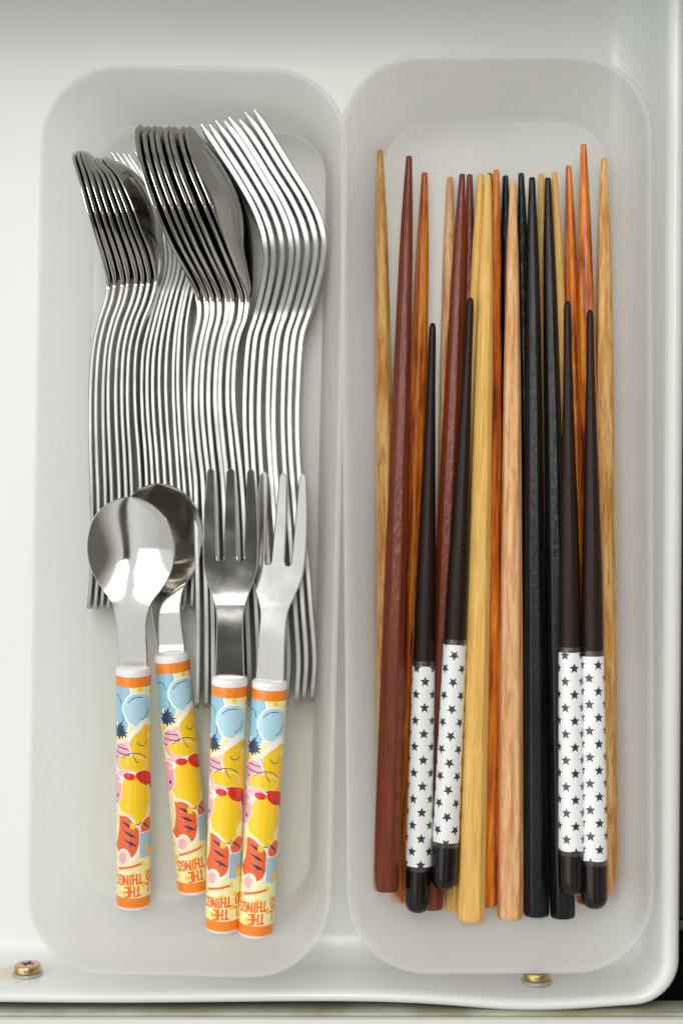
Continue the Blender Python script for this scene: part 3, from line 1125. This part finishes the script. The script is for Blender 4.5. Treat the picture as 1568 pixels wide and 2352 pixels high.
def grip(root, L, key, turn):
    bandw, cap = 3.2, 2.2
    Ls = L - 2 * bandw - cap - 1.6
    if key not in sleeve_cache:
        sleeve_cache[key] = tube_grid("printed_sleeve", Ls, RG, RG - .05, 168, 760, handle_paint(Ls, 0.0), M["printed"])
    lathe("handle", [(0.35, 0.6), (0.3, 4.2), (.1, 4.85), (-.35, 5.25), (-1.0, RG + .05), (-cap, RG + .05), (-cap - .1, RG - .12),
                     (-L + 1.7, RG - .16), (-L + 1.6, RG - .02), (-L + .9, RG - .15), (-L + .3, RG - .8), (-L, RG - 1.8), (-L - .1, 1)], M["white_plastic"], parent=root)
    b = lathe("orange_band", [(-cap - .05, RG - .1), (-cap - .06, RG), (-cap - bandw + .02, RG), (-cap - bandw + .01, RG - .1)], M["orange_band"], parent=root)
    sl = child_mesh("printed_sleeve", sleeve_cache[key], root, -cap - bandw)
    sl.rotation_euler[1] = R(turn)
    y1 = -cap - bandw - Ls
    lathe("orange_band", [(y1 - .01, RG - .15), (y1 - .02, RG - .05), (y1 - bandw, RG - .07), (y1 - bandw - .02, RG - .15)], M["orange_band"], parent=root)


def plate(name, parent, us, wl, wr, zc, th, dish, nu=15, curl=None, mat=None):
    """flat-lying blade: rows at y=us, from -wl to +wr, height zc, dish(u, y) below"""
    mat = mat or M["kid_steel"]
    top, n = [], len(us)
    t = np.linspace(-1, 1, nu)
    t = np.sign(t) * np.abs(t) ** .75
    rings = []
    for i in range(n):
        c = (wr[i] - wl[i]) / 2
        w = max((wr[i] + wl[i]) / 2, .05)
        ch = min(.3, w * .4, th * .4)
        ti = t * (1 - ch / w)
        d = dish[i]
        dz = lambda q: -d * (1 - np.abs(q) ** 2)
        sec = [(c + q * w, zc[i] + dz(q) + th / 2) for q in ti]
        sec += [(c + w, zc[i] + th / 2 - ch), (c + w, zc[i] - th / 2 + ch)]
        sec += [(c + q * w, zc[i] + dz(q) - th / 2) for q in ti[::-1]]
        sec += [(c - w, zc[i] - th / 2 + ch), (c - w, zc[i] + th / 2 - ch)]
        rings.append([(x, us[i], z) for x, z in sec])
    v = np.vstack(rings)
    m = len(rings[0])
    f = []
    for k in range(n - 1):
        for i in range(m):
            j = (i + 1) % m
            f.append((k * m + i, k * m + j, (k + 1) * m + j, (k + 1) * m + i))
    f.append(tuple(range(m))[::-1])
    f.append(tuple((n - 1) * m + i for i in range(m)))
    return mesh_obj(name, v, f, mat, parent, angle=42)


def turn_blade(o, rot, pitch=0.0, roll=0.0):
    o.rotation_euler = (pitch, roll, rot)


def kid_spoon(label, A, B, rot, pitch, roll, turn):
    root = empty("child_spoon", (0, 0, 0), label, "spoon", "children's spoons with printed handles")
    L = 76.6
    grip(root, L, "spoon", turn)
    sh = [(-4, 4.4), (0, 4.45), (12, 4.55), (16, 4.9), (20.5, 6.2), (25, 9.5), (30, 12.2), (34, 13.2), (38, 13.45), (42, 12.8), (45.5, 11.6), (49, 9.0), (51.2, 6.0), (52.4, 3.2), (52.9, .6)]
    c, _ = curve(sh, 90)
    y, w = c[:, 0], np.clip(c[:, 1], .3, None)
    z = 1.9 * smoothstep((y - 2) / 12) * (1 - smoothstep((y - 14) / 12)) * .8
    z = z + 0.0
    dish = 4.6 * np.clip((y - 19) / 14, 0, 1) ** 1.5 * np.clip((53.4 - y) / 15, 0, 1) ** .7
    dish = np.convolve(np.r_[[0] * 5, dish, [dish[-1]] * 5], np.ones(11) / 11, 'valid')
    turn_blade(plate("bowl", root, y, w, w, z, 1.15, dish, nu=25), rot, pitch, roll)
    frame_on(root, A, B)
    return root


def kid_fork(label, A, B, rot, pitch, roll, turn):
    root = empty("child_fork", (0, 0, 0), label, "fork", "children's forks with printed handles")
    L = 79.3
    grip(root, L, "fork", turn)
    sh = [(-4, 4.3), (0, 4.35), (13, 4.0), (19, 4.1), (22, 4.6), (27, 6.4), (31.5, 7.8), (34.5, 8.15)]
    c, _ = curve(sh, 60)
    y, w = c[:, 0], c[:, 1]
    zf = lambda y: 0.9 * np.exp(-((y - 13) / 8.0) ** 2) - 0.75 * np.sin(np.clip((y - 22) / 40, 0, 1) * math.pi) + 0.0
    # throat, where the slots end in half circles
    parts = [plate("head", root, y, w, w, zf(y), 1.5, y * 0)]
    yt = np.linspace(34.5, 62.6, 70)
    f = (yt - 34.4) / 28.1
    outL = interp(f, [(0, 8.15), (.2, 8.3), (.4, 8.2), (.7, 7.75), (1, 7.0)])
    slot = 1.0 + .85 * f ** 1.2
    slot = slot * np.where(f < .045, np.sqrt(np.clip(f / .045, 0, 1)), 1)
    tip = lambda hw: hw * np.sqrt(np.clip((1 - f) / .035, .02, 1))
    for s in (-1, 0, 1):
        if s == 0:
            lo, hi = -3.05 + slot, 3.05 - slot
        elif s == 1:
            lo, hi = 3.05 + slot, outL
        else:
            lo, hi = -outL, -3.05 - slot
        cc, hw = (lo + hi) / 2, tip((hi - lo) / 2)
        parts.append(plate("tine", root, yt, -(cc - hw), cc + hw, zf(yt), 1.5, yt * 0, nu=7))
    for o in parts: turn_blade(o, rot, pitch, roll)
    frame_on(root, A, B)
    return root


kid_spoon("child's steel spoon with cartoon-coloured printed handle, leftmost, lying on top",
          P(307, 1531, 20), P(307, 2092, 11), R(.3), R(4.5), R(-3), 0)
kid_spoon("child's steel spoon with printed handle leaning right, its bowl tucked under the other",
          P(394, 1500, 15.5), P(448, 2047, 8), R(-.6), R(0.0), R(-10), 11)
kid_fork("child's steel fork with printed handle, nearer the spoons, dark in its polished face",
         P(528, 1554, 29), P(511, 2128, 20), R(1.7), R(-3.8), R(0), -8)
kid_fork("child's steel fork with printed handle, rightmost, with bright polished face",
         P(620, 1562, 28), P(586, 2143, 21), R(.8), R(-7), R(-8), -2)

# ---------------------------------------------------------------- chopsticks
STICK_PROF = [(0, 14.0), (.04, 20), (.09, 27), (.14, 31.5), (.27, 39), (.62, 52), (1, 60)]


def octagon_stick(name, tip, end, mat, label, group, scale=1.0, roll=0.0, prof=STICK_PROF):
    """tip, end in mm; eight flats with worn corners; local -Y runs from tip to end"""
    T, E = Vector(tip), Vector(end)
    L = (T - E).length
    fr = sorted(set([0, .002, .01, .02, .04, .065, .09, .115, .14, .18, .22, .27, .34, .42, .52, .62, .72, .82, .92, .985, .997, 1.0]))
    v, f = [], []
    m = 16
    for q in fr:
        r = interp(q, prof) * .1335 / 2 * scale
        if q == 0: r *= .82
        if q == 1.0: r *= .90
        if q == .997: r *= .98
        ap = r                                   # to the flat
        half = ap * math.tan(math.pi / 8)
        sq = .80 - .42 * max(0, 1 - q / .30)          # corners rounder near the tip
        for k in range(8):
            a = math.pi / 4 * k + roll
            for s in (-1, 1):
                x, z = s * half * sq, ap * (1.0 if sq > .7 else 1.0)
                v.append((x * math.cos(a) + z * math.sin(a), -q * L, -x * math.sin(a) + z * math.cos(a)))
    n = len(fr)
    for k in range(n - 1):
        for i in range(m):
            j = (i + 1) % m
            f.append((k * m + i, k * m + j, (k + 1) * m + j, (k + 1) * m + i))
    f.append(tuple(range(m))[::-1])
    f.append(tuple((n - 1) * m + i for i in range(m)))
    o = mesh_obj(name, v, f, mat, None, angle=14)
    frame_on(o, T, E)
    return tag(o, label, "chopstick", group)


# (kind, tip px, tip z, end px, end z, scale, roll, label)
G = "chopsticks lying in the right box"
sticks = [
    ("oak", (872, 345), 9, (893, 2040), 11.8, 1, .1, "light oak chopstick leftmost in the box, standing tallest at the left"),
    ("orange", (975, 397), 5, (925, 2070), 6.2, 1, .25, "orange wooden chopstick third tip from the left, right of the tall red brown one"),
    ("pale_oak", (1033, 407), 3, (1018, 2030), 5.0, .97, .2, "pale pinkish oak chopstick with its tip left of the paired red brown tips"),
    ("red_brown", (1061, 400), 11, (988, 2085), 10.5, .98, -.05, "red brown chopstick with tip beside its darker twin, left of the yellow pair"),
    ("red_brown", (1078, 401), 4, (1058, 2030), 11.5, .96, 0, "dark red brown chopstick whose thin tip shows behind the lighter red brown one"),
    ("bamboo", (1103, 400), 9, (1048, 2089), 6.2, .98, .1, "pale yellow bamboo chopstick, left one of the close yellow pair, mostly covered"),
    ("red_brown", (1124, 399), 4, (1108, 2040), 6.2, .96, 0, "red brown chopstick almost hidden behind the yellow bamboo tip"),
    ("orange", (1139, 391), 8, (1112, 2079), 11.5, .98, .2, "orange wooden chopstick running between the yellow bamboo and pale oak ones"),
    ("black", (1160, 404), 4, (1172, 2082), 6.2, .96, 0, "black chopstick with its thin tip left of the short pale oak tip"),
    ("black", (1196, 398), 8, (1228, 2080), 6.2, .96, .1, "black chopstick directly right of the pale oak tip, under the other black ones"),
    ("bamboo", (1242, 400), 5, (1278, 2060), 6.2, .92, 0, "yellow bamboo chopstick whose tip shows between two black tips"),
    ("bamboo", (1272, 395), 8, (1322, 2050), 6.2, .92, .1, "yellow bamboo chopstick with its tip right of all the black tips"),
    ("orange", (1305, 381), 6, (1350, 2072), 6.2, .92, .2, "brownish orange chopstick, the shorter of the two orange ones at the right"),
    ("orange", (1339, 332), 9, (1366, 2050), 12, 1, .3, "bright orange chopstick with the highest tip of all, near the right"),
    ("oak", (1386, 364), 8, (1389, 2061), 7.5, 1, .15, "light oak chopstick rightmost in the box against the wall"),
    ("red_brown", (939, 359), 13, (885, 2044), 18.5, 1.0, .0, "wide red brown chopstick on top at the left, second tip from the left"),
    ("bamboo", (1120, 402), 13, (1080, 2113), 17.5, 1.04, .12, "yellow bamboo chopstick lying on top in the middle with full length in view"),
    ("pale_oak", (1177, 419), 12, (1171, 2108), 12.5, .98, .2, "pale pinkish oak chopstick on top in the middle, left of the black ones"),
    ("black", (1221, 408), 12, (1231, 2101), 12.4, 1.0, -.1, "black chopstick on top, left one of the two wide black ones"),
    ("black", (1257, 409), 11, (1291, 2105), 12.4, .97, -.1, "black chopstick on top, right one of the two wide black ones"),
]
for kind, t, tz, e, ez, sc, roll, lab in sticks:
    octagon_stick("chopstick", P(*t, tz), P(*e, ez), M[kind], lab, G, sc, roll)


def star_paint(L, dx, dy, up, turn, phase):
    circ = 2 * math.pi * 3.75

    def paint(X, Y):
        col = np.tile(np.array([0.80, 0.82, 0.80]), (len(X), 1))
        nc = 8
        px = circ / nc
        rows = int(L / dy) + 3
        Xs = X - turn
        for c in range(nc):
            for r in range(-1, rows):
                cx = c * px
                cy = (r + (.5 if c % 2 else 0)) * dy + phase
                ddx = (Xs - cx + circ / 2) % circ - circ / 2
                ddy = (Y - cy) * (-1 if up else 1)
                m = (np.abs(ddx) < 2.1) & (np.abs(ddy) < 2.1)
                if not m.any(): continue
                a = np.arctan2(ddx[m], ddy[m])
                rr = np.hypot(ddx[m], ddy[m])
                k = 2 * math.pi / 5
                a2 = np.abs((a + k / 2) % k - k / 2)
                # edge of a five-pointed star: line from the point (ro, 0) to the notch (ri, k/2)
                ro, ri = 1.68, .76
                x0, y0 = ro, 0.0
                x1, y1 = ri * math.cos(k / 2), ri * math.sin(k / 2)
                xx, yy = rr * np.cos(a2), rr * np.sin(a2)
                inside = ((x1 - x0) * (yy - y0) - (y1 - y0) * (xx - x0)) > 0
                ii = np.where(m)[0][inside]
                col[ii] = (0.012, 0.030, 0.055)
        return col
    return paint


def star_stick(label, tip, end, s0, s1, up, turn, phase, gloss):
    """s0, s1: fractions of the length where the printed sleeve starts and stops"""
    T, E = Vector(tip), Vector(end)
    L = (T - E).length
    pr = [(0, 14), (.02, 17.5), (.1, 20), (.13, 22), (.25, 31.5), (.38, 42), (.49, 49), (.58, 51), (.92, 60), (1, 61)]
    rad = lambda q: interp(q, pr) * .1325 / 2
    root = empty("star_chopstick", (0, 0, 0), label, "chopstick", "dark chopsticks with starry white sleeves on top in the right box")
    qs = [.0, .0015, .004, .008] + list(np.linspace(.015, s0, 24))
    prof = [(-q * L, rad(q) * (math.sqrt(max(1 - (1 - q / .008) ** 2, .03)) if q < .008 else 1)) for q in qs]
    lathe("shaft", prof, M["dark_shaft"] if not gloss else M["dark_shaft"], parent=root, seg=32)
    lathe("film_edge", [(-(s0 - .009) * L, rad(s0) + .02), (-(s0 - .0088) * L, rad(s0) + .1), (-(s0 + .0015) * L, rad(s0) + .12)], M["clear_film"], parent=root, seg=32)
    Ls = (s1 - s0) * L
    me = tube_grid("star_sleeve", Ls, rad(s0) + .17, rad(s1) + .17, 200, 560, star_paint(Ls, 0, 8.0 if up else 8.2, up, turn, phase), M["star_film"])
    child_mesh("star_sleeve", me, root, -s0 * L)
    lathe("film_edge", [(-(s1 - .0015) * L, rad(s1) + .12), (-(s1 + .0075) * L, rad(s1) + .08), (-(s1 + .0085) * L, rad(s1) - .05)], M["clear_film"], parent=root, seg=32)
    prof = [(-s1 * L, rad(s1))]
    r1 = rad(1.0)
    cap_l = r1 * 1.0
    for a in np.linspace(0, 88, 12):
        prof.append((-(L - cap_l) - cap_l * math.sin(R(a)), r1 * math.cos(R(a)) ** .75))
    lathe("butt_end", prof, M["dark_end"], parent=root, seg=36)
    frame_on(root, T, E)
    return root


star_stick("dark chopstick with starry white sleeve, leftmost of four, upright stars",
           P(993, 741, 15), P(958, 2096, 17.5), .583, .919, True, .35, 4.6, False)
star_stick("dark chopstick with starry white sleeve, second from the left, stars upside down, ending highest",
           P(1080, 683, 17), P(1018, 2043, 19), .587, .918, False, -.3, 3.2, False)
star_stick("brown chopstick with starry white sleeve, third from the left, beside the rightmost one",
           P(1302, 691, 17), P(1313, 2055, 20), .593, .924, True, .7, 4.8, True)
star_stick("brown chopstick with starry white sleeve, rightmost of four, overlapping its neighbour",
           P(1354, 711, 17), P(1364, 2087, 20.5), .580, .918, True, 1.2, 2.6, True)


# ---------------------------------------------------------------- screws in the front wall
def screw(px, face_y_px, wall_y, z, label, stain):
    face = P(px, face_y_px, z)
    root = empty("screw", (face[0], wall_y, z), label, "screw", "screws in the front wall of the drawer")
    # local +Y points away from the wall (towards the box)
    d = face[1] - wall_y
    lathe("washer", [(-.3, 4.75), (.5, 4.75), (.8, 4.55), (.85, 3.9), (.86, 1)], M["washer"], parent=root, seg=40)
    lathe("screw_head", [(.75, 3.7), (.95, 3.75), (1.1, 4.0), (d - .7, 4.05), (d - .25, 3.85), (d - .1, 3.6), (d - .09, .2)], M["brass"], parent=root, seg=40)
    lathe("screw_face", [(d - .3, .2), (d - .3, 3.4), (d - .09, 3.55), (d - .02, 3.2), (d, .2)], M["pink_face"], parent=root, seg=40)
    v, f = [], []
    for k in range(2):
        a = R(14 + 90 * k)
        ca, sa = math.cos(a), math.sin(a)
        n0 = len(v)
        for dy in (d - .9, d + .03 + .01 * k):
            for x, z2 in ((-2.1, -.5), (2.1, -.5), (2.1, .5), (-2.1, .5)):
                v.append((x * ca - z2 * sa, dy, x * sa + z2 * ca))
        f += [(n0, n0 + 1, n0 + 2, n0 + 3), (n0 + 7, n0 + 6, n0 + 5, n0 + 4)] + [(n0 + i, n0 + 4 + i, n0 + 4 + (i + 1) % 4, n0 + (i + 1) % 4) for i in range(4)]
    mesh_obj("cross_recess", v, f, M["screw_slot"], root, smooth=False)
    return root


screw(64, 2213, -143.7, 14, "brass coloured cross head screw in full view at the lower left corner", True)
screw(1231, 2229, -145.9, 14, "brass coloured cross head screw half hidden by the rim of the chopstick box", False)
